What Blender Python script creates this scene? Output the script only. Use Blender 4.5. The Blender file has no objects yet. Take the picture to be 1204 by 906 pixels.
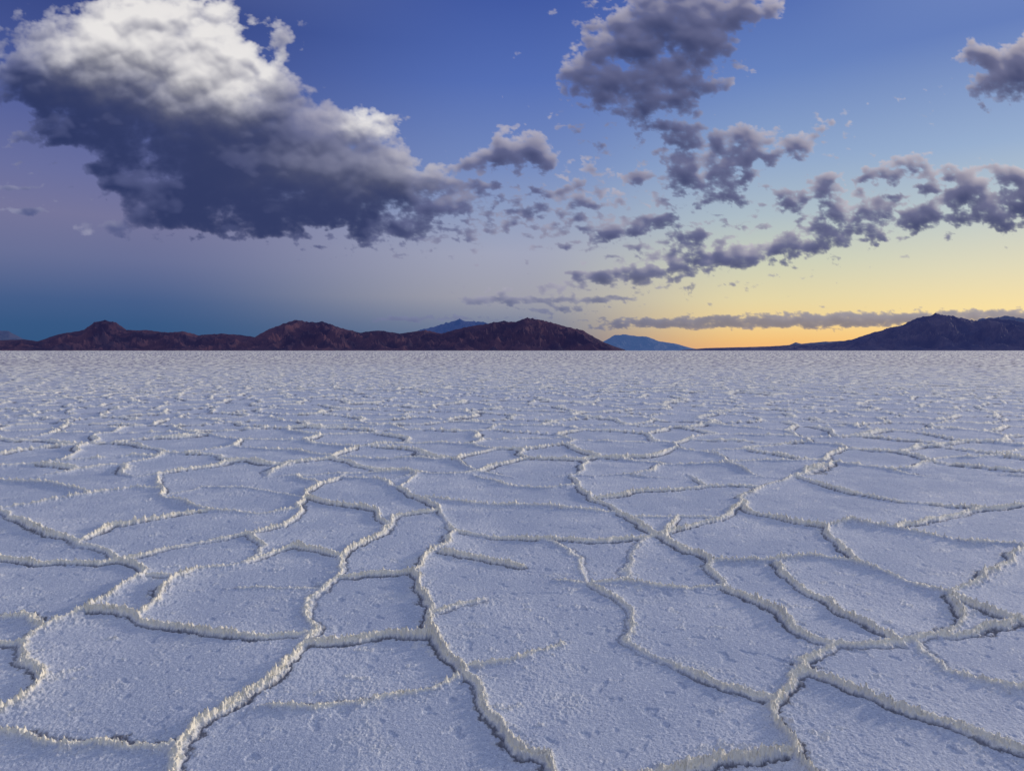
import bpy, math, numpy as np
from mathutils import Vector

# ------------------------------------------------------------------ helpers
CAM_H = 1.5
FPX = 802.0
PITCH = math.radians(2.93)

def sight(px, py):
    """bearing sighting -> world direction"""
    xc = (np.asarray(px, float) - 602.0) / FPX
    yc = (453.0 - np.asarray(py, float)) / FPX
    dx = xc
    dy = math.cos(PITCH) + yc * math.sin(PITCH)
    dz = -math.sin(PITCH) + yc * math.cos(PITCH)
    return dx, dy, dz

def ground_pt(px, py):
    dx, dy, dz = sight(px, py)
    t = -CAM_H / dz
    return dx * t, dy * t

def s2l(c):
    c = np.asarray(c, float) / 255.0
    return np.where(c <= 0.04045, c / 12.92, ((c + 0.055) / 1.055) ** 2.4)

def sstep(a, b, x):
    t = np.clip((x - a) / (b - a), 0, 1)
    return t * t * (3 - 2 * t)

rng = np.random.RandomState(7)
_ang = rng.rand(1024) * 2 * math.pi
_GX, _GY = np.cos(_ang), np.sin(_ang)

def ihash(ix, iy, seed):
    n = (ix * 374761393 + iy * 668265263 + seed * 1274126177) & 0xffffffff
    n = ((n ^ (n >> 13)) * 1274126177) & 0xffffffff
    return n ^ (n >> 16)

def pn(x, y, seed=0):
    fx = np.floor(x); fy = np.floor(y)
    ix = fx.astype(np.int64); iy = fy.astype(np.int64)
    x = x - fx; y = y - fy
    u = x * x * x * (x * (x * 6 - 15) + 10)
    v = y * y * y * (y * (y * 6 - 15) + 10)
    def g(a, b):
        h = ihash(ix + a, iy + b, seed) & 1023
        return _GX[h] * (x - a) + _GY[h] * (y - b)
    n00 = g(0, 0); n10 = g(1, 0); n01 = g(0, 1); n11 = g(1, 1)
    a = n00 + u * (n10 - n00); b = n01 + u * (n11 - n01)
    return (a + v * (b - a)) * 1.5

def fbm(x, y, oct=5, seed=0, gain=0.5, lac=2.03):
    s = 0; a = 1.0; t = 0
    for i in range(oct):
        s = s + a * pn(x + 17.3 * i, y - 9.1 * i, seed + i * 13)
        t += a; a *= gain; x = x * lac; y = y * lac
    return s / t

def ridged(x, y, oct=5, seed=0, gain=0.5):
    s = 0; a = 1.0; t = 0; w = 1.0
    for i in range(oct):
        n = 1 - np.abs(pn(x + 5.3 * i, y + 3.1 * i, seed + i * 7)) * 1.6
        n = np.clip(n, 0, 1) ** 2
        s = s + a * n * w
        w = np.clip(n * 1.6, 0, 1)
        t += a; a *= gain; x = x * 2.07; y = y * 2.07
    return s / t

def worley(x, y, seed):
    ix = np.floor(x).astype(np.int64); iy = np.floor(y).astype(np.int64)
    b = np.full(x.shape, 9.0)
    for i in (-1, 0, 1):
        for j in (-1, 0, 1):
            px = ix + i + ihash(ix + i, iy + j, seed) / 4294967296.0
            py = iy + j + ihash(ix + i, iy + j, seed + 50) / 4294967296.0
            b = np.minimum(b, (px - x) ** 2 + (py - y) ** 2)
    return b

def blur(a, n):
    for ax in (0, 1):
        for _ in range(2):
            p = np.pad(a, [(n + 1, n) if k == ax else (0, 0) for k in (0, 1)], mode='edge')
            c = np.cumsum(p, axis=ax)
            L_ = 2 * n + 1
            a = (c[L_:, :] - c[:-L_, :]) / L_ if ax == 0 else (c[:, L_:] - c[:, :-L_]) / L_
    return a

def grid_mesh(name, co, nr, nc, wrap=False, keep=None, smooth=True):
    idx = np.arange(nr * nc).reshape(nr, nc)
    if wrap:
        nxt = np.roll(idx, -1, axis=1)
        a = idx[:-1]; b = nxt[:-1]; c = nxt[1:]; d = idx[1:]
    else:
        a = idx[:-1, :-1]; b = idx[:-1, 1:]; c = idx[1:, 1:]; d = idx[1:, :-1]
    f = np.stack([a, b, c, d], -1).reshape(-1, 4)
    remap = None
    if keep is not None:
        kf = keep.reshape(-1)[f].any(1)
        f = f[kf]
        used = np.unique(f)
        m = np.zeros(nr * nc, np.int64); m[used] = np.arange(len(used))
        f = m[f]; co = co[used]; remap = used
    me = bpy.data.meshes.new(name)
    me.vertices.add(len(co)); me.vertices.foreach_set("co", np.ascontiguousarray(co, np.float32).ravel())
    me.loops.add(f.size); me.loops.foreach_set("vertex_index", f.astype(np.int32).ravel())
    me.polygons.add(len(f))
    me.polygons.foreach_set("loop_start", np.arange(0, f.size, 4, dtype=np.int32))
    me.polygons.foreach_set("loop_total", np.full(len(f), 4, np.int32))
    me.polygons.foreach_set("use_smooth", np.full(len(f), smooth, bool))
    me.update()
    ob = bpy.data.objects.new(name, me)
    bpy.context.scene.collection.objects.link(ob)
    return ob, me, remap

def new_mat(name):
    m = bpy.data.materials.new(name); m.use_nodes = True
    nt = m.node_tree; nt.nodes.clear()
    return m, nt, nt.nodes, nt.links

# ------------------------------------------------------------------ salt flat
t_rows = np.concatenate([np.linspace(0.80, 0.06, 880)[:-1], np.linspace(0.06, 0.008, 170)[:-1],
                         np.geomspace(0.008, 0.0006, 40)])
r_rows = np.concatenate([[0.02, 0.6, 1.2, 1.6], CAM_H / t_rows, [4000, 8000, 20000, 45000, 120000]])
A0 = math.radians(45)
NF = 1600
az = np.concatenate([np.linspace(-A0, A0, NF), np.linspace(A0, 2 * math.pi - A0, 72)[1:-1]])
NR, NC = len(r_rows), len(az)
R, AZ = np.meshgrid(r_rows, az, indexing='ij')
X = R * np.sin(AZ); Y = R * np.cos(AZ)
# meander warp
wx = 0.11 * fbm(X * 1.9, Y * 1.9, 3, 11) + 0.022 * fbm(X * 9, Y * 9, 5, 31, 0.72)
wy = 0.11 * fbm(X * 1.9, Y * 1.9, 3, 57) + 0.022 * fbm(X * 9, Y * 9, 5, 77, 0.72)
XW = X + wx; YW = Y + wy

RIDGES = [
 [(640,915),(600,865),(575,830),(545,787),(515,757),(504,735),(511,715),(494,697),(484,675),(503,655),(520,642),(533,625),(515,600),(490,585),(468,574),(486,560),(490,540),(472,529),(435,515)],
 [(200,915),(212,880),(245,850),(290,817),(330,787),(358,757),(365,735),(373,702),(385,680),(405,656),(425,641),(450,622),(474,606),(515,600)],
 [(210,875),(160,880),(110,872),(60,868),(-60,856)],
 [(-40,850),(0,835),(25,820),(50,790),(30,775),(32,752),(60,735),(100,718),(145,692),(170,676),(150,658),(120,645),(85,636),(40,622),(0,600),(-60,590)],
 [(-60,760),(0,756),(32,752)],
 [(100,718),(160,724),(200,734),(240,745),(300,749),(352,746)],
 [(160,724),(182,700),(228,673),(290,660),(318,640),(292,628)],
 [(170,676),(200,678)],
 [(290,660),(345,640),(405,656)],
 [(318,828),(380,833),(440,823),(500,812),(540,798)],
 [(358,757),(400,757),(450,750),(506,748)],
 [(385,680),(430,676),(484,673)],
 [(548,787),(590,778),(630,765),(662,756)],
 [(512,720),(545,712),(578,704)],
 [(522,650),(570,660),(618,666)],
 [(280,690),(320,690),(376,694)],
 [(533,625),(580,632),(640,635),(700,637),(760,632),(790,624),(850,610)],
 [(618,520),(655,545),(680,570),(700,588),(740,610),(778,634),(810,650),(842,662),(846,690),(890,710),(935,737),(985,763)],
 [(842,662),(900,660),(950,657),(1000,662),(1060,680),(1112,700),(1140,694),(1180,664),(1215,640)],
 [(965,930),(930,882),(918,850),(915,825),(932,798),(960,776),(990,764),(1040,757),(1085,745),(1150,740),(1260,725)],
 [(740,925),(800,903),(850,890),(900,884),(930,882)],
 [(915,825),(870,812),(820,795),(780,772),(745,748),(738,720),(700,690)],
 [(846,690),(790,692),(740,686),(700,690),(660,684)],
 [(945,787),(1010,815),(1060,830),(1120,850),(1204,885),(1290,910)],
 [(1070,752),(1120,790),(1204,815),(1280,830)],
 [(915,664),(950,690),(985,720),(1040,745),(1060,756)],
 [(1112,700),(1160,722),(1230,742)],
 [(1000,662),(985,640),(975,620),(1000,612),(1050,622),(1140,638),(1215,640)],
 [(1050,622),(1110,608),(1160,598),(1240,590)],
 [(875,588),(880,603),(930,614),(975,620)],
 [(875,588),(893,572),(940,560),(990,553),(1010,540)],
 [(940,560),(1000,580),(1060,590),(1160,598)],
 [(778,634),(790,606),(850,610),(875,588)],
 [(740,610),(790,606)],
 [(700,588),(760,578),(830,572),(893,572)],
 [(680,570),(640,575),(590,570),(560,560),(575,545),(625,540),(655,545)],
 [(500,585),(560,592),(620,596),(680,600),(725,603)],
 [(150,658),(220,642),(292,628),(340,618),(352,600),(358,584),(372,570),(405,560),(412,540),(395,525)],
 [(358,584),(400,594),(440,600),(455,618)],
 [(405,560),(440,562),(468,574)],
 [(352,600),(300,604),(245,600),(195,584),(184,560),(195,540),(240,530)],
 [(85,636),(130,618),(190,610),(245,600)],
 [(-60,600),(0,598),(50,590),(110,580),(160,573),(190,576)],
 [(110,580),(60,568),(0,566),(-60,560)],
 [(-60,660),(0,656),(60,660),(120,664),(150,658)],
 [(240,530),(290,540),(330,552),(372,570)],
 [(1010,540),(1060,548),(1130,556),(1230,560)],
 [(412,540),(440,530),(472,529)],
 [(490,540),(530,545),(575,545)],
 [(655,545),(720,548),(790,545),(830,572)],
 [(790,545),(850,535),(900,532),(940,560)],
 [(1090,745),(1130,724),(1112,700)],
 [(60,735),(20,728),(-60,722)],
 [(700,690),(690,670),(668,648),(640,635)],
 [(195,584),(240,572),(300,575),(358,584)],
 [(760,632),(735,655),(740,686)],
]
FAINT = {53, 54, 55, 7, 15, 13}
dist = np.full(X.shape, 9.0); side = np.ones(X.shape); gain_ = np.ones(X.shape)
for k, pl in enumerate(RIDGES):
    p = np.array([ground_pt(a, b) for a, b in pl])
    sg = 1.0 if k % 3 else -1.0
    for (ax, ay), (bx, by) in zip(p[:-1], p[1:]):
        ra, rb = math.hypot(ax, ay), math.hypot(bx, by)
        mg = 0.6
        lo = max(min(ra, rb) - mg, 0.3); hi = max(ra, rb) + mg
        i0, i1 = np.searchsorted(r_rows, [lo, hi])
        aa, ab = math.atan2(ax, ay), math.atan2(bx, by)
        da = mg / max(min(ra, rb), 1.0)
        j0, j1 = np.searchsorted(az[:NF], [min(aa, ab) - da, max(aa, ab) + da])
        if j1 <= j0 or i1 <= i0: continue
        xs = XW[i0:i1, j0:j1]; ys = YW[i0:i1, j0:j1]
        ex, ey = bx - ax, by - ay
        L2 = ex * ex + ey * ey + 1e-9
        tt = np.clip(((xs - ax) * ex + (ys - ay) * ey) / L2, 0, 1)
        qx = xs - ax - tt * ex; qy = ys - ay - tt * ey
        d = np.hypot(qx, qy)
        cur = dist[i0:i1, j0:j1]
        m = d < cur
        cs = np.sign(ex * (ys - ay) - ey * (xs - ax)) * sg
        dist[i0:i1, j0:j1] = np.where(m, d, cur)
        side[i0:i1, j0:j1] = np.where(m, cs, side[i0:i1, j0:j1])
        gain_[i0:i1, j0:j1] = np.where(m, 0.5 if k in FAINT else 1.0, gain_[i0:i1, j0:j1])

# natural polygon network farther out and off to the sides
def voro(x, y, cell, seed):
    xs = x / cell; ys = y / (cell * 1.1)
    ix = np.floor(xs).astype(np.int64); iy = np.floor(ys).astype(np.int64)
    b1 = np.full(x.shape, 99.0); sx = np.zeros(x.shape); sy = np.zeros(x.shape); hid = np.zeros(x.shape)
    pts = []
    for a in (-1, 0, 1):
        for b in (-1, 0, 1):
            h = ihash(ix + a, iy + b, seed); h2 = ihash(ix + a, iy + b, seed + 99)
            px = ix + a + 0.10 + 0.80 * (h / 4294967296.0); py = iy + b + 0.10 + 0.80 * (h2 / 4294967296.0)
            d = (px - xs) ** 2 + (py - ys) ** 2
            m = d < b1
            b1 = np.where(m, d, b1); sx = np.where(m, px, sx); sy = np.where(m, py, sy); hid = np.where(m, h / 4294967296.0, hid)
            pts.append((px, py, h / 4294967296.0))
    e = np.full(x.shape, 99.0); sd = np.ones(x.shape)
    for px, py, hh in pts:
        dx = px - sx; dy = py - sy; l = np.hypot(dx, dy)
        ok = l > 1e-6
        dd = np.where(ok, ((px + sx) / 2 - xs) * dx / np.maximum(l, 1e-6) + ((py + sy) / 2 - ys) * dy / np.maximum(l, 1e-6), 99)
        m = dd < e
        e = np.where(m, dd, e); sd = np.where(m, np.where(hh > hid, 1.0, -1.0), sd)
    return e * cell, sd
cr_, sr_ = math.cos(0.5), math.sin(0.5)
vx = XW + 0.40 * fbm(X * 0.7, Y * 0.7, 2, 201) + 2.5 * fbm(X * 0.05, Y * 0.05, 2, 221)
vy = YW + 0.40 * fbm(X * 0.7, Y * 0.7, 2, 207) + 2.5 * fbm(X * 0.05, Y * 0.05, 2, 227)
vd, vs = voro(vx * cr_ + vy * sr_, -vx * sr_ + vy * cr_, 1.20, 5)
YFAR = float(ground_pt(602, 562)[1])
fwd = Y; lat = np.abs(X) - 0.80 * Y
wv = np.maximum.reduce([sstep(YFAR - 0.2, YFAR + 0.5, fwd), sstep(0.15, 0.6, lat), sstep(2.0, 1.6, R)])
wt = 1 - wv

farf = 1 / (1 + np.clip(R - 5, 0, 100) / 9)
strength_var = 0.78 + 0.95 * fbm(X * 1.1, Y * 1.1, 3, 301) * (0.35 + 0.65 * farf)
crumb = fbm(X * 55, Y * 55, 3, 401, 0.75)
crumb2 = fbm(X * 18, Y * 18, 4, 431, 0.70)
cf = crumb * farf; cf2 = crumb2 * farf
def ridge_profile(d, s, w):
    w = w * (1 + 0.9 * cf2)
    core = np.exp(-(d / w) ** 1.8)
    skirt = np.exp(-(d / (3.2 * w)) ** 2)
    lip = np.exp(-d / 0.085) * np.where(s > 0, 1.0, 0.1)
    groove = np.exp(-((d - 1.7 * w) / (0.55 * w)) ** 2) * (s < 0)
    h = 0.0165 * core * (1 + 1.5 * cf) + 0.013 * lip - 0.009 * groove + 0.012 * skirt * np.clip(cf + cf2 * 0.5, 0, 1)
    return h, core, groove, skirt
h1, c1, g1, k1 = ridge_profile(dist, side, 0.0165 + 0.0012 * np.clip(R, 0, 10))
h2, c2, g2, k2 = ridge_profile(vd, vs, 0.019 + 0.0022 * np.clip(R, 0, 60))
sv = np.clip(strength_var, 0.22, 1.4) * np.where(wv > 0.5, 1, gain_)
far_gain = 1 + np.clip((R - 2) / 10, 0, 1) * 1.2
h = (wt * h1 * sv + wv * h2 * np.clip(sv, 0.45, 1.3)) * far_gain
core = wt * c1 * np.clip(sv + 0.25, 0, 1) + wv * c2 * np.clip(sv + 0.3, 0, 1)
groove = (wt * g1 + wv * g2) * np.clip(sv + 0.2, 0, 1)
skirt = (wt * k1 + wv * k2) * sstep(-0.10, 0.35, crumb2)
patch = sstep(-0.25, 0.35, fbm(X * 1.1, Y * 1.1, 3, 521, 0.6))
cl = sstep(0.16, 0.40, fbm(X * 2.6, Y * 2.6, 4, 501, 0.6))
cl2 = sstep(0.26, 0.38, fbm(X * 7.0, Y * 7.0, 4, 541, 0.62))
clump = np.clip(cl * 0.4 + cl2 * (0.3 + 0.9 * patch) + 0.65 * skirt, 0, 1)
fine = fbm(X * 75, Y * 75, 2, 551, 0.7)
rough = 0.0034 * fbm(X * 26, Y * 26, 3, 561, 0.6) + 0.0030 * fine
rough *= (0.35 + 0.7 * patch + 1.5 * clump)
h = h + rough + 0.020 * clump * np.clip(crumb + 0.05, 0, 1) * farf + 0.018 * fbm(X * 0.9, Y * 0.9, 3, 571) + 0.006 * crumb2 * clump
pits = sstep(0.30, 0.45, fbm(X * 11, Y * 11, 2, 599)) * (1 - patch * 0.5)
h = h - 0.005 * pits * farf
h = h + 0.05 * sstep(12, 40, R) * fbm(X * 0.12, Y * 0.12, 3, 591)
h *= np.where(R > 25, np.clip(1.3 - R / 90, 0.0, 1), 1)
h = np.where((R > 200) | (R < 1.3), 0, h)
co = np.stack([X, Y, h], -1).reshape(-1, 3)
salt, me, _ = grid_mesh("salt_flat", co, NR, NC, wrap=True)
me.flip_normals()
grazing_dim = sstep(10, 110, R + 12 * fbm(X * 0.03, Y * 0.06, 3, 777))  # far salt dimmed in colour to imitate grazing light towards the horizon
for nm, arr in (("ridge", core), ("groove", groove), ("clump", clump), ("patch", patch), ("grazing_dim", grazing_dim)):
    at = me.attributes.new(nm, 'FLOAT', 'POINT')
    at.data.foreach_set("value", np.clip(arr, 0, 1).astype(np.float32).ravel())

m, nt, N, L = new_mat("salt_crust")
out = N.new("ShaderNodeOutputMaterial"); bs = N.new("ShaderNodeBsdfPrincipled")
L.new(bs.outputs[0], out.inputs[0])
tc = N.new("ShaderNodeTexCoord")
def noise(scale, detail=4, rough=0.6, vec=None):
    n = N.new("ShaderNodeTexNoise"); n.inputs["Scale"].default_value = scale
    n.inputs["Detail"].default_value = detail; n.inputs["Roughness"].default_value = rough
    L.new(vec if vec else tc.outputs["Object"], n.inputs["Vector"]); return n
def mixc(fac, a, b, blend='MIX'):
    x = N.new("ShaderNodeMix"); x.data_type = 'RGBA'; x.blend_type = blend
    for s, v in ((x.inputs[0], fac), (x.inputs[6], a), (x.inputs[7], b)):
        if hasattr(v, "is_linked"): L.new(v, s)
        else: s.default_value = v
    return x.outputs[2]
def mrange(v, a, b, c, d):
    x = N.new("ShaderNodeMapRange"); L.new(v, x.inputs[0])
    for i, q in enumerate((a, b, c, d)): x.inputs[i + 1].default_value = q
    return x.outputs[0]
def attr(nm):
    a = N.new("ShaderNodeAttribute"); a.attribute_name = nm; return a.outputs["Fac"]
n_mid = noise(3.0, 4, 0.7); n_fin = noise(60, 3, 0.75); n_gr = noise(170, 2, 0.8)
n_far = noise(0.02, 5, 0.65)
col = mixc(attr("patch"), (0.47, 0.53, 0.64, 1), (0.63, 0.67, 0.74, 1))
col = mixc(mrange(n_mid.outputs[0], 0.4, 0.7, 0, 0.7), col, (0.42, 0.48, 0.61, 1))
col = mixc(attr("grazing_dim"), col, (0.42, 0.37, 0.41, 1))
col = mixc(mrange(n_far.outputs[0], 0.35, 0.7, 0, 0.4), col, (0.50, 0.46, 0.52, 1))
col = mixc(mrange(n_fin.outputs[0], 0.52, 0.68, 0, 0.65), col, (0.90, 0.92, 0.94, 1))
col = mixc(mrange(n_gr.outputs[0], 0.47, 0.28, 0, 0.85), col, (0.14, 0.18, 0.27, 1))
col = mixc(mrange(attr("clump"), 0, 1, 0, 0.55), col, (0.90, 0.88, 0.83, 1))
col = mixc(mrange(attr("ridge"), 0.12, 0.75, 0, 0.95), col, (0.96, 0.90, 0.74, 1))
col = mixc(mrange(attr("groove"), 0.25, 0.9, 0, 0.85), col, (0.12, 0.12, 0.15, 1))  # groove is a real dip; its dark colour paints in the ridge's shadow
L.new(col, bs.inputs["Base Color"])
bs.inputs["Roughness"].default_value = 0.75
bs.inputs["Specular IOR Level"].default_value = 0.25
b1 = N.new("ShaderNodeBump"); b1.inputs["Strength"].default_value = 0.8; b1.inputs["Distance"].default_value = 0.006
L.new(n_fin.outputs[0], b1.inputs["Height"])
b2 = N.new("ShaderNodeBump"); b2.inputs["Strength"].default_value = 0.8; b2.inputs["Distance"].default_value = 0.0035
L.new(n_gr.outputs[0], b2.inputs["Height"]); L.new(b1.outputs[0], b2.inputs["Normal"])
L.new(b2.outputs[0], bs.inputs["Normal"])
me.materials.append(m)

# ------------------------------------------------------------------ mountains
def mountain(name, prof, dist_m, depth, rock, rock2, haze, seed, ncol=900, nrow=150, spur=700.0):
    px = np.array([p[0] for p in prof], float); hp = np.array([p[1] for p in prof], float)
    a_k = np.arctan2((px - 602) / FPX, 1.0)
    azs = np.linspace(a_k[0], a_k[-1], ncol)
    e = np.interp(azs, a_k, hp) / FPX * np.cos(azs)
    v = np.linspace(0, 1, nrow)
    V, AZm = np.meshgrid(v, azs, indexing='ij')
    E = np.broadcast_to(e, V.shape)
    Rm = dist_m + depth * V
    x = Rm * np.sin(AZm); y = Rm * np.cos(AZm)
    crest_v = 0.55 + 0.10 * fbm(azs * 14, azs * 0, 2, seed)
    CV = np.broadcast_to(crest_v, V.shape)
    H = E * (dist_m + depth * CV)
    s = np.clip(1 - np.abs(V - CV) / np.where(V < CV, CV, 1 - CV), 0, 1)
    rd = ridged(x / spur, y / spur * 0.6, 6, seed + 3, 0.58)
    rd2 = ridged(x / (spur * 0.3), y / (spur * 0.3), 4, seed + 40, 0.5)
    prof_h = s ** 1.15
    carve = 4 * s * (1 - s)
    hh = H * (prof_h * (1 - 0.30 * (1 - s)) + carve * 0.75 * (rd - 0.42) + 0.05 * (rd2 - 0.4) * np.clip(s * 3, 0, 1))
    edge = sstep(0, 0.03, s)
    hh = hh * edge - 3.0 * (1 - edge)
    lim = E * Rm * 1.02 + 0.02 * E * Rm * (rd2 - 0.4)
    hh = np.minimum(hh, lim)
    ob, mm, _ = grid_mesh(name, np.stack([x, y, hh], -1).reshape(-1, 3), nrow, ncol)
    mm.flip_normals()
    mt, nt2, N2, L2 = new_mat(name + "_rock")
    o = N2.new("ShaderNodeOutputMaterial"); p = N2.new("ShaderNodeBsdfPrincipled")
    L2.new(p.outputs[0], o.inputs[0])
    t2 = N2.new("ShaderNodeTexCoord")
    n1 = N2.new("ShaderNodeTexNoise"); n1.inputs["Scale"].default_value = 0.0022; n1.inputs["Detail"].default_value = 8
    n1.inputs["Roughness"].default_value = 0.65
    L2.new(t2.outputs["Object"], n1.inputs["Vector"])
    cr = N2.new("ShaderNodeValToRGB"); cr.color_ramp.elements[0].position = 0.42; cr.color_ramp.elements[1].position = 0.62
    cr.color_ramp.elements[0].color = (*rock, 1); cr.color_ramp.elements[1].color = (*rock2, 1)
    L2.new(n1.outputs[0], cr.inputs[0]); L2.new(cr.outputs[0], p.inputs["Base Color"])
    p.inputs["Roughness"].default_value = 0.95; p.inputs["Specular IOR Level"].default_value = 0.05
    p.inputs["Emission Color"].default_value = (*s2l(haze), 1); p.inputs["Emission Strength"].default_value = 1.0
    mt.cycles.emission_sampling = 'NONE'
    mm.materials.append(mt)
    return ob

left_prof = [(-260,3),(-200,16),(-120,20),(-60,12),(0,12),(30,13),(45,11),(70,19),(100,24),(112,33),(125,36),(138,33),(150,24),(175,24),(200,21),(215,23),(235,18),(262,20),(285,18),(300,16),(318,26),(335,32),(350,36),(365,33),(380,34),(400,27),(425,21),(445,24),(470,20),(500,24),(520,20),(545,27),(565,30),(590,35),(605,33),(620,39),(630,37),(648,33),(665,28),(685,24),(700,15),(712,9),(722,5),(735,1)]
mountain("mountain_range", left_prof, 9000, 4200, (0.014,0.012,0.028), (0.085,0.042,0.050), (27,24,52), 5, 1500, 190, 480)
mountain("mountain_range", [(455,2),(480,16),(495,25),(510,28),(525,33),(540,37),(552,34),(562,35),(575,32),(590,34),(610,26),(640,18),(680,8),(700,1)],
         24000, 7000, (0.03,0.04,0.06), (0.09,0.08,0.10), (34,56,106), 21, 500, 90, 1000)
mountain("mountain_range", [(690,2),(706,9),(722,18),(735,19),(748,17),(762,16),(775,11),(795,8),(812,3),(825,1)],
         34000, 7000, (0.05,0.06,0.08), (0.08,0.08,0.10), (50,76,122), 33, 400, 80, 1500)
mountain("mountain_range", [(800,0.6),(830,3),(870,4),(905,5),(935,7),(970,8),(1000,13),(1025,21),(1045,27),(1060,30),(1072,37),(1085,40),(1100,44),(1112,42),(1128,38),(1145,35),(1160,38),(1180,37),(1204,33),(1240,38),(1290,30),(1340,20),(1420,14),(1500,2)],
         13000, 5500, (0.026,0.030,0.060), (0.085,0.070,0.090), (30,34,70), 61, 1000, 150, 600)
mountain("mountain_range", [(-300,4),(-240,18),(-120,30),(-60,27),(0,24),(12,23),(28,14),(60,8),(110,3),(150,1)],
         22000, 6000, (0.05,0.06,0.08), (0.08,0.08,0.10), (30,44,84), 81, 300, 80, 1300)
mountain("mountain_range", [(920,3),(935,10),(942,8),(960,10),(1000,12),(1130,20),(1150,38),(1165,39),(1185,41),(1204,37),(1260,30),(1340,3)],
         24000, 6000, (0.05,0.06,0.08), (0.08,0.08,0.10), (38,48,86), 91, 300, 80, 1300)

# ------------------------------------------------------------------ clouds
SP = 1.15
cx0, cx1, cy0, cy1 = -190, 1390, -190, 405
ncx = int((cx1 - cx0) / SP); ncy = int((cy1 - cy0) / SP)
gx = np.linspace(cx0, cx1, ncx); gy = np.linspace(cy0, cy1, ncy)
CY, CX = np.meshgrid(gy, gx, indexing='ij')
RT = sstep(530, 590, CX)
wa = 34 - 14 * RT
wpx = CX + wa * fbm(CX / 55, CY / 42, 5, 901, 0.55); wpy = CY + 0.6 * wa * fbm(CX / 55, CY / 42, 5, 955, 0.55)
B = [  # cx cy rx ry weight rot
 (165,62,100,52,1.3,8),(95,80,85,36,1.15,10),(50,100,60,26,1.0,10),(235,95,100,48,1.3,15),(190,20,66,26,1.0,0),
 (300,158,115,44,1.3,15),(250,195,110,42,1.2,10),(390,192,84,36,1.25,10),(446,142,26,18,0.95,0),(462,214,50,20,1.2,5),
 (350,228,110,24,1.15,0),(210,240,75,22,1.0,5),(290,262,120,12,1.0,0),(455,276,46,12,1.05,5),(110,115,90,28,1.0,14),(390,254,90,13,1.0,0),
 (125,202,32,10,1.0,5),(95,165,54,13,1.0,3),(25,247,36,4,1.0,2),(15,221,22,4,1.0,2),(150,222,26,9,0.9,10),
 (612,170,52,22,1.2,-6),(576,192,34,12,1.0,0),(645,190,34,13,1.05,0),(598,220,50,8,1.0,3),(680,212,17,9,1.1,0),(650,228,34,8,0.95,0),(560,244,60,8,0.95,0),(600,272,30,6,1.0,0),(538,270,30,7,0.95,0),
 (768,56,84,48,1.25,-10),(735,105,58,36,1.2,20),(850,12,60,28,1.1,-20),(690,92,42,22,1.0,10),(790,10,80,34,1.15,0),(768,150,36,20,1.1,20),(808,105,36,24,1.0,0),
 (330,50,14,24,0.7,10),
 (842,195,52,36,1.2,-10),(885,168,50,21,1.1,-10),(952,166,46,18,1.15,-12),(856,230,44,15,1.0,0),(815,160,38,19,1.0,0),(745,210,16,10,1.15,0),
 (780,208,28,15,1.0,0),(965,215,32,17,1.1,-10),(920,242,24,13,1.1,0),(708,238,20,12,0.9,0),(770,240,20,8,0.95,0),
 (992,242,38,23,1.3,-20),(965,278,48,18,1.3,-12),(1015,278,42,10,1.15,0),(940,290,36,10,1.15,0),
 (1100,203,76,15,1.25,-8),(1150,230,86,22,1.35,-4),(1100,258,60,17,1.3,0),(1204,240,64,26,1.35,-4),(1190,210,36,15,0.9,0),(1055,195,34,10,1.05,-10),(1290,220,60,28,1.0,0),(1050,240,24,8,0.9,0),
 (765,262,54,14,1.05,-8),(805,280,46,22,1.1,-5),(722,270,38,12,1.05,0),(842,302,48,15,1.3,-5),(770,318,74,11,1.05,0),(905,292,18,13,1.2,0),(880,265,26,11,0.95,0),
 (870,308,42,9,1.1,0),(730,330,60,8,1.05,0),
 (1192,80,54,40,1.35,5),(1160,62,30,16,1.15,0),(1250,90,50,30,1.2,0),
 (630,353,60,5,0.95,0),(575,353,34,4,0.95,0),(715,352,44,5,0.95,0),(540,374,70,3.5,0.8,0),(470,376,36,3,0.8,0),(655,365,50,4,0.8,0),(680,320,40,4,0.8,0),
 (760,381,80,5,0.95,0),(850,379,110,6.5,1.1,0),(960,377,110,7.5,1.15,0),(1080,374,120,7,1.15,0),(1190,371,110,7,1.1,0),(1300,372,90,7,1.1,0),
 (640,-60,120,30,0.8,0),(180,-130,140,40,0.8,0),(950,-110,160,40,0.9,0),
]
inv = np.ones(CX.shape)
for cx, cy, rx, ry, w, rot in B:
    c, s = math.cos(math.radians(rot)), math.sin(math.radians(rot))
    lo = 0.35 if ry < 9 else 1.0
    dx = CX + (wpx - CX) * lo - cx; dy = CY + (wpy - CY) * lo * (0.5 if ry < 9 else 1) - cy
    ux = (dx * c + dy * s) / rx; uy = (-dx * s + dy * c) / ry
    g = w * np.exp(-0.8 * (ux * ux + uy * uy))
    inv *= (1 - np.clip(g, 0, 1.3) / 1.36)
M = 1 - inv
def cn(sx, sy, seed, oct=6, gain=0.55):
    return fbm((CX + 6 * fbm(CX / 20, CY / 16, 3, seed + 7)) / sx, CY / sy, oct, seed, gain)
coarse = cn(80, 60, 611); finen = cn(34, 24, 655, 5, 0.60); tiny = fbm(CX / 16, CY / 6.5, 4, 677, 0.6)
sml = cn(19, 11, 691, 4, 0.6)
qx = CX + 9 * fbm(CX / 30, CY / 26, 3, 801); qy = CY + 8 * fbm(CX / 30, CY / 26, 3, 811)
pf = [np.clip(1 - worley(qx / s_, qy / (s_ * 0.85), 820 + i) * 1.5, -0.3, 1) for i, s_ in enumerate((52, 27, 14, 7.5))]
P = 0.42 * pf[0] + 0.30 * pf[1] + 0.18 * pf[2] + 0.10 * pf[3]
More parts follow.
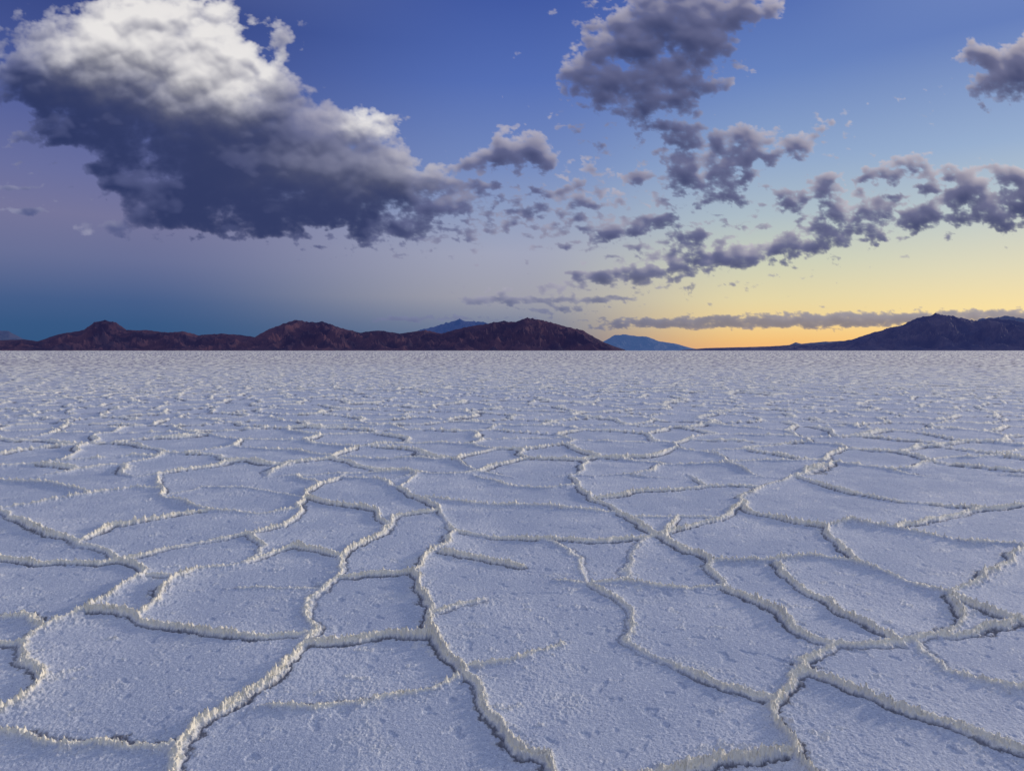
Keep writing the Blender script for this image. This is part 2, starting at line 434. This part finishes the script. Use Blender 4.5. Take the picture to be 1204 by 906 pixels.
PR = 0.15 * pf[0] + 0.40 * pf[1] + 0.30 * pf[2] + 0.15 * pf[3]
lowR = sstep(110, 230, CY)
edgeL = sstep(190, 260, CY) * sstep(60, 260, CX) + sstep(120, 60, CX) * sstep(100, 160, CY) + sstep(430, 520, CX)
nzL = 0.70 * coarse + 0.40 * finen + 0.42 * np.clip(edgeL, 0, 1) * (sml + finen)
nzR = (0.50 * coarse + 0.62 * finen + 0.18 * sml) * (1 - lowR) + (0.08 * coarse + 0.75 * finen + 0.50 * sml) * lowR
nz = nzL * (1 - RT) + nzR * RT
ss_ = sstep(325, 358, CY)
nz = nz * (1 - ss_) + tiny * ss_
Pm = P * (1 - RT) + PR * RT
thr = 0.47 + (0.19 + 0.09 * lowR) * RT * (1 - ss_)
D = M * 1.15 - thr + (0.85 + 0.35 * RT * (1 - ss_)) * nz + (0.30 + 0.12 * RT) * (Pm - 0.50) * (1 - 0.8 * ss_)
reg = sum(a_ * np.exp(-(((CX - x_) / rx_) ** 2 + ((CY - y_) / ry_) ** 2)) for x_, y_, rx_, ry_, a_ in
          ((570,250,120,32,0.50),(830,225,170,70,0.26),(770,305,130,38,0.46),(930,300,110,30,0.22),(520,225,60,34,0.34),(1060,215,90,40,0.24),(680,150,60,70,0.24),(60,190,70,50,0.28),(640,345,130,16,0.36),(450,290,90,18,0.42),(250,275,120,16,0.32),(1080,130,60,30,0.14),(690,240,60,40,0.3)))
Df = reg * 1.0 - 0.52 + 0.50 * finen + 0.85 * sml + 0.16 * (pf[2] - 0.3)
D = np.where((M < 0.10) & (RT < 0.5), D - (0.10 - M) * 6, D)
D = np.maximum(D, np.where(reg > 0.05, Df, -1) * 0.80)
Dp = np.clip(D, 0, 1.2)
alpha = (1 - np.exp(-(Dp / 0.14) ** 1.15))
S = np.zeros(CX.shape)
vols = Dp * (0.8 + 0.4 * P)
for k in range(1, 28):
    stp = 1.7 * k ** 1.15
    oy = int(round(stp * 0.95 / SP)); ox = int(round(stp * 0.12 / SP))
    sh = np.zeros_like(S)
    sh[oy:, :ncx - ox] = vols[:ncy - oy, ox:]
    S += sh * (1.7 * k ** 0.15)
S = blur(S, 2)
lit = np.exp(-S * (0.050 + 0.014 * RT))
Db = blur(Dp, 4) * (1 - RT) + blur(Dp, 2) * RT
thin = np.exp(-Db * 3.2)
HH = blur(Dp, 7) * 60 + blur(pf[0] * 15 * (1 - 0.4 * RT) + pf[1] * 8 + pf[2] * 3.2 + pf[3] * 1.0, 1)
gyv, gxv = np.gradient(HH, SP)
nzn = 1 / np.sqrt(gxv ** 2 + gyv ** 2 + 1.2)
relief = blur(np.clip((gyv * 0.9 - gxv * 0.25) * nzn, -1, 1), 1)
def blob(cx, cy, rx, ry):
    return np.exp(-(((wpx - cx) / rx) ** 2 + ((wpy - cy) / ry) ** 2))
hi = np.clip(1.3 * blob(185, 35, 110, 46) + 1.25 * blob(262, 84, 64, 40) + 1.1 * blob(438, 138, 30, 18) + 0.4 * blob(100, 60, 45, 22) + 0.12 * blob(400, 185, 90, 35) + 0.15 * blob(480, 200, 50, 24), 0, 1)
dk = np.clip(0.8 * blob(60, 115, 90, 30) + 0.9 * blob(190, 170, 110, 36) + 0.9 * blob(330, 235, 200, 30), 0, 1)
def C(c): return s2l(c)[None, None, :]
xr = np.clip(CX / 1204, 0, 1)[..., None]
dark = C((46, 57, 100)) * (1 - xr) + C((66, 73, 110)) * xr
mid = C((86, 94, 138)) * (1 - xr) + C((108, 110, 142)) * xr
lite = C((152, 154, 182)) * (1 - xr) + C((200, 192, 198)) * xr
big = sstep(560, 480, CX)
Lg = 0.50 * lit + (0.34 + 0.06 * RT) * thin + (0.24 + 0.02 * big) * relief + 0.18 * coarse + 0.05 + 0.12 * (Pm - 0.5) - 0.45 * dk * big
Lg = np.clip(Lg, 0, 1)[..., None]
colr = dark + (mid - dark) * np.clip(Lg * 2, 0, 1) + (lite - mid) * np.clip(Lg * 2 - 1, 0, 1)
hl = np.clip(hi * (0.78 + 0.50 * relief + 0.40 * (P - 0.5) + 0.3 * coarse) * (0.65 + 0.6 * lit), 0, 1)[..., None]
colr = colr + (C((232, 229, 228)) - colr) * hl
lowc = (sstep(335, 368, CY) * 0.8)[..., None]
colr = colr * (1 - lowc) + lowc * (C((92, 100, 134)) * (0.8 + 0.6 * Lg))
alpha = alpha * (1 - 0.2 * sstep(300, 365, CY))
dx, dy, dz = sight(CX, CY)
ln = np.sqrt(dx * dx + dy * dy + dz * dz)
RC = 70000.0
cco = np.stack([dx / ln * RC, dy / ln * RC, dz / ln * RC + CAM_H], -1).reshape(-1, 3)
keep = alpha > 0.004
cl_ob, cme, used = grid_mesh("clouds", cco, ncy, ncx, keep=keep)
rgba = np.concatenate([np.clip(colr, 0, 1), alpha[..., None]], -1).reshape(-1, 4)[used]
ca = cme.attributes.new("cloud", 'FLOAT_COLOR', 'POINT')
ca.data.foreach_set("color", rgba.astype(np.float32).ravel())
m, nt, N, L = new_mat("cloud_vapour")  # emits vertex colours with the clouds' light and shade painted in
out = N.new("ShaderNodeOutputMaterial"); mx = N.new("ShaderNodeMixShader"); tr = N.new("ShaderNodeBsdfTransparent")
em = N.new("ShaderNodeEmission"); at = N.new("ShaderNodeAttribute"); at.attribute_name = "cloud"
L.new(at.outputs["Color"], em.inputs[0]); L.new(at.outputs["Alpha"], mx.inputs[0])
L.new(tr.outputs[0], mx.inputs[1]); L.new(em.outputs[0], mx.inputs[2]); L.new(mx.outputs[0], out.inputs[0])
m.cycles.emission_sampling = 'NONE'
cme.materials.append(m)

# ------------------------------------------------------------------ world
SUN_EL, SUN_AZ = math.radians(12), math.radians(58)     # az measured from +Y toward +X
w = bpy.data.worlds.new("World"); bpy.context.scene.world = w; w.use_nodes = True
nt = w.node_tree; N = nt.nodes; L = nt.links; N.clear()
out = N.new("ShaderNodeOutputWorld")
tc = N.new("ShaderNodeTexCoord"); sep = N.new("ShaderNodeSeparateXYZ"); L.new(tc.outputs["Generated"], sep.inputs[0])
def math_(op, a, b=None):
    n = N.new("ShaderNodeMath"); n.operation = op
    for i, v in enumerate((a, b)):
        if v is None: continue
        if hasattr(v, "is_linked"): L.new(v, n.inputs[i])
        else: n.inputs[i].default_value = v
    return n.outputs[0]
hx = math_('SQRT', math_('ADD', math_('MULTIPLY', sep.outputs[0], sep.outputs[0]), math_('ADD', math_('MULTIPLY', sep.outputs[1], sep.outputs[1]), 1e-6)))
sn = math_('DIVIDE', sep.outputs[0], hx)
def ramp(stops):
    r = N.new("ShaderNodeValToRGB"); el = r.color_ramp.elements
    r.color_ramp.interpolation = 'LINEAR'
    el[0].position = stops[0][0]; el[0].color = (*s2l(stops[0][1]), 1)
    el[1].position = stops[-1][0]; el[1].color = (*s2l(stops[-1][1]), 1)
    for p, c in stops[1:-1]:
        e = el.new(p); e.color = (*s2l(c), 1)
    L.new(sep.outputs[2], r.inputs[0]); return r.outputs[0]
ZEN = (200, 205, 218)
Z75 = (156, 167, 202)
rl = ramp([(0,(44,84,128)),(0.033,(50,86,132)),(0.063,(66,92,138)),(0.115,(102,110,150)),(0.165,(116,116,154)),(0.215,(104,110,158)),(0.31,(74,90,152)),(0.40,(54,70,132)),(0.75,Z75),(1,ZEN)])
rc = ramp([(0,(92,114,146)),(0.02,(100,118,148)),(0.04,(120,130,155)),(0.077,(158,158,170)),(0.139,(160,164,186)),(0.2,(140,156,192)),(0.257,(116,138,190)),(0.36,(84,110,180)),(0.46,(62,86,160)),(0.75,Z75),(1,ZEN)])
rr = ramp([(0,(240,178,116)),(0.015,(242,192,122)),(0.035,(240,208,144)),(0.07,(226,212,166)),(0.12,(202,206,184)),(0.18,(172,188,198)),(0.25,(142,166,202)),(0.35,(102,130,190)),(0.44,(78,104,174)),(0.75,Z75),(1,ZEN)])
rq = ramp([(0,(248,194,116)),(0.02,(250,208,132)),(0.05,(244,220,160)),(0.10,(220,214,184)),(0.16,(188,200,200)),(0.24,(148,172,206)),(0.36,(98,124,186)),(0.75,Z75),(1,ZEN)])
def mr(a, b):
    x = N.new("ShaderNodeMapRange"); x.interpolation_type = 'SMOOTHSTEP'; L.new(sn, x.inputs[0]); x.inputs[1].default_value = a; x.inputs[2].default_value = b; return x.outputs[0]
def mx_(f, a, b, blend='MIX'):
    x = N.new("ShaderNodeMix"); x.data_type = 'RGBA'; x.blend_type = blend
    if hasattr(f, "is_linked"): L.new(f, x.inputs[0])
    else: x.inputs[0].default_value = f
    L.new(a, x.inputs[6]); L.new(b, x.inputs[7]); return x.outputs[2]
c = mx_(mr(-0.50, 0.02), rl, rc); c = mx_(mr(0.0, 0.36), c, rr); c = mx_(mr(0.34, 0.60), c, rq)
sky = N.new("ShaderNodeTexSky"); sky.sky_type = 'NISHITA'; sky.sun_disc = False
sky.sun_elevation = SUN_EL; sky.sun_rotation = SUN_AZ
bg1 = N.new("ShaderNodeBackground"); L.new(c, bg1.inputs[0]); bg1.inputs[1].default_value = 1.0
bg2 = N.new("ShaderNodeBackground"); L.new(sky.outputs[0], bg2.inputs[0]); bg2.inputs[1].default_value = 0.002
ad = N.new("ShaderNodeAddShader"); L.new(bg1.outputs[0], ad.inputs[0]); L.new(bg2.outputs[0], ad.inputs[1])
L.new(ad.outputs[0], out.inputs[0])

sd = bpy.data.lights.new("sun", 'SUN'); sd.energy = 2.2; sd.angle = math.radians(4); sd.color = (1.0, 0.86, 0.70)
so = bpy.data.objects.new("sun", sd); bpy.context.scene.collection.objects.link(so)
dirv = Vector((math.sin(SUN_AZ) * math.cos(SUN_EL), math.cos(SUN_AZ) * math.cos(SUN_EL), math.sin(SUN_EL)))
so.rotation_euler = dirv.to_track_quat('Z', 'Y').to_euler(); so.location = (20, 10, 30)

# ------------------------------------------------------------------ camera
cd = bpy.data.cameras.new("camera"); cam = bpy.data.objects.new("camera", cd)
bpy.context.scene.collection.objects.link(cam)
cam.location = (0, 0, CAM_H); cam.rotation_euler = (math.radians(90) - PITCH, 0, 0)
cd.sensor_width = 36; cd.lens = 36 * FPX / 1204; cd.clip_start = 0.05; cd.clip_end = 200000
sc_ = bpy.context.scene
sc_.camera = cam
sc_.view_settings.view_transform = 'Standard'; sc_.view_settings.look = 'None'; sc_.view_settings.exposure = 0
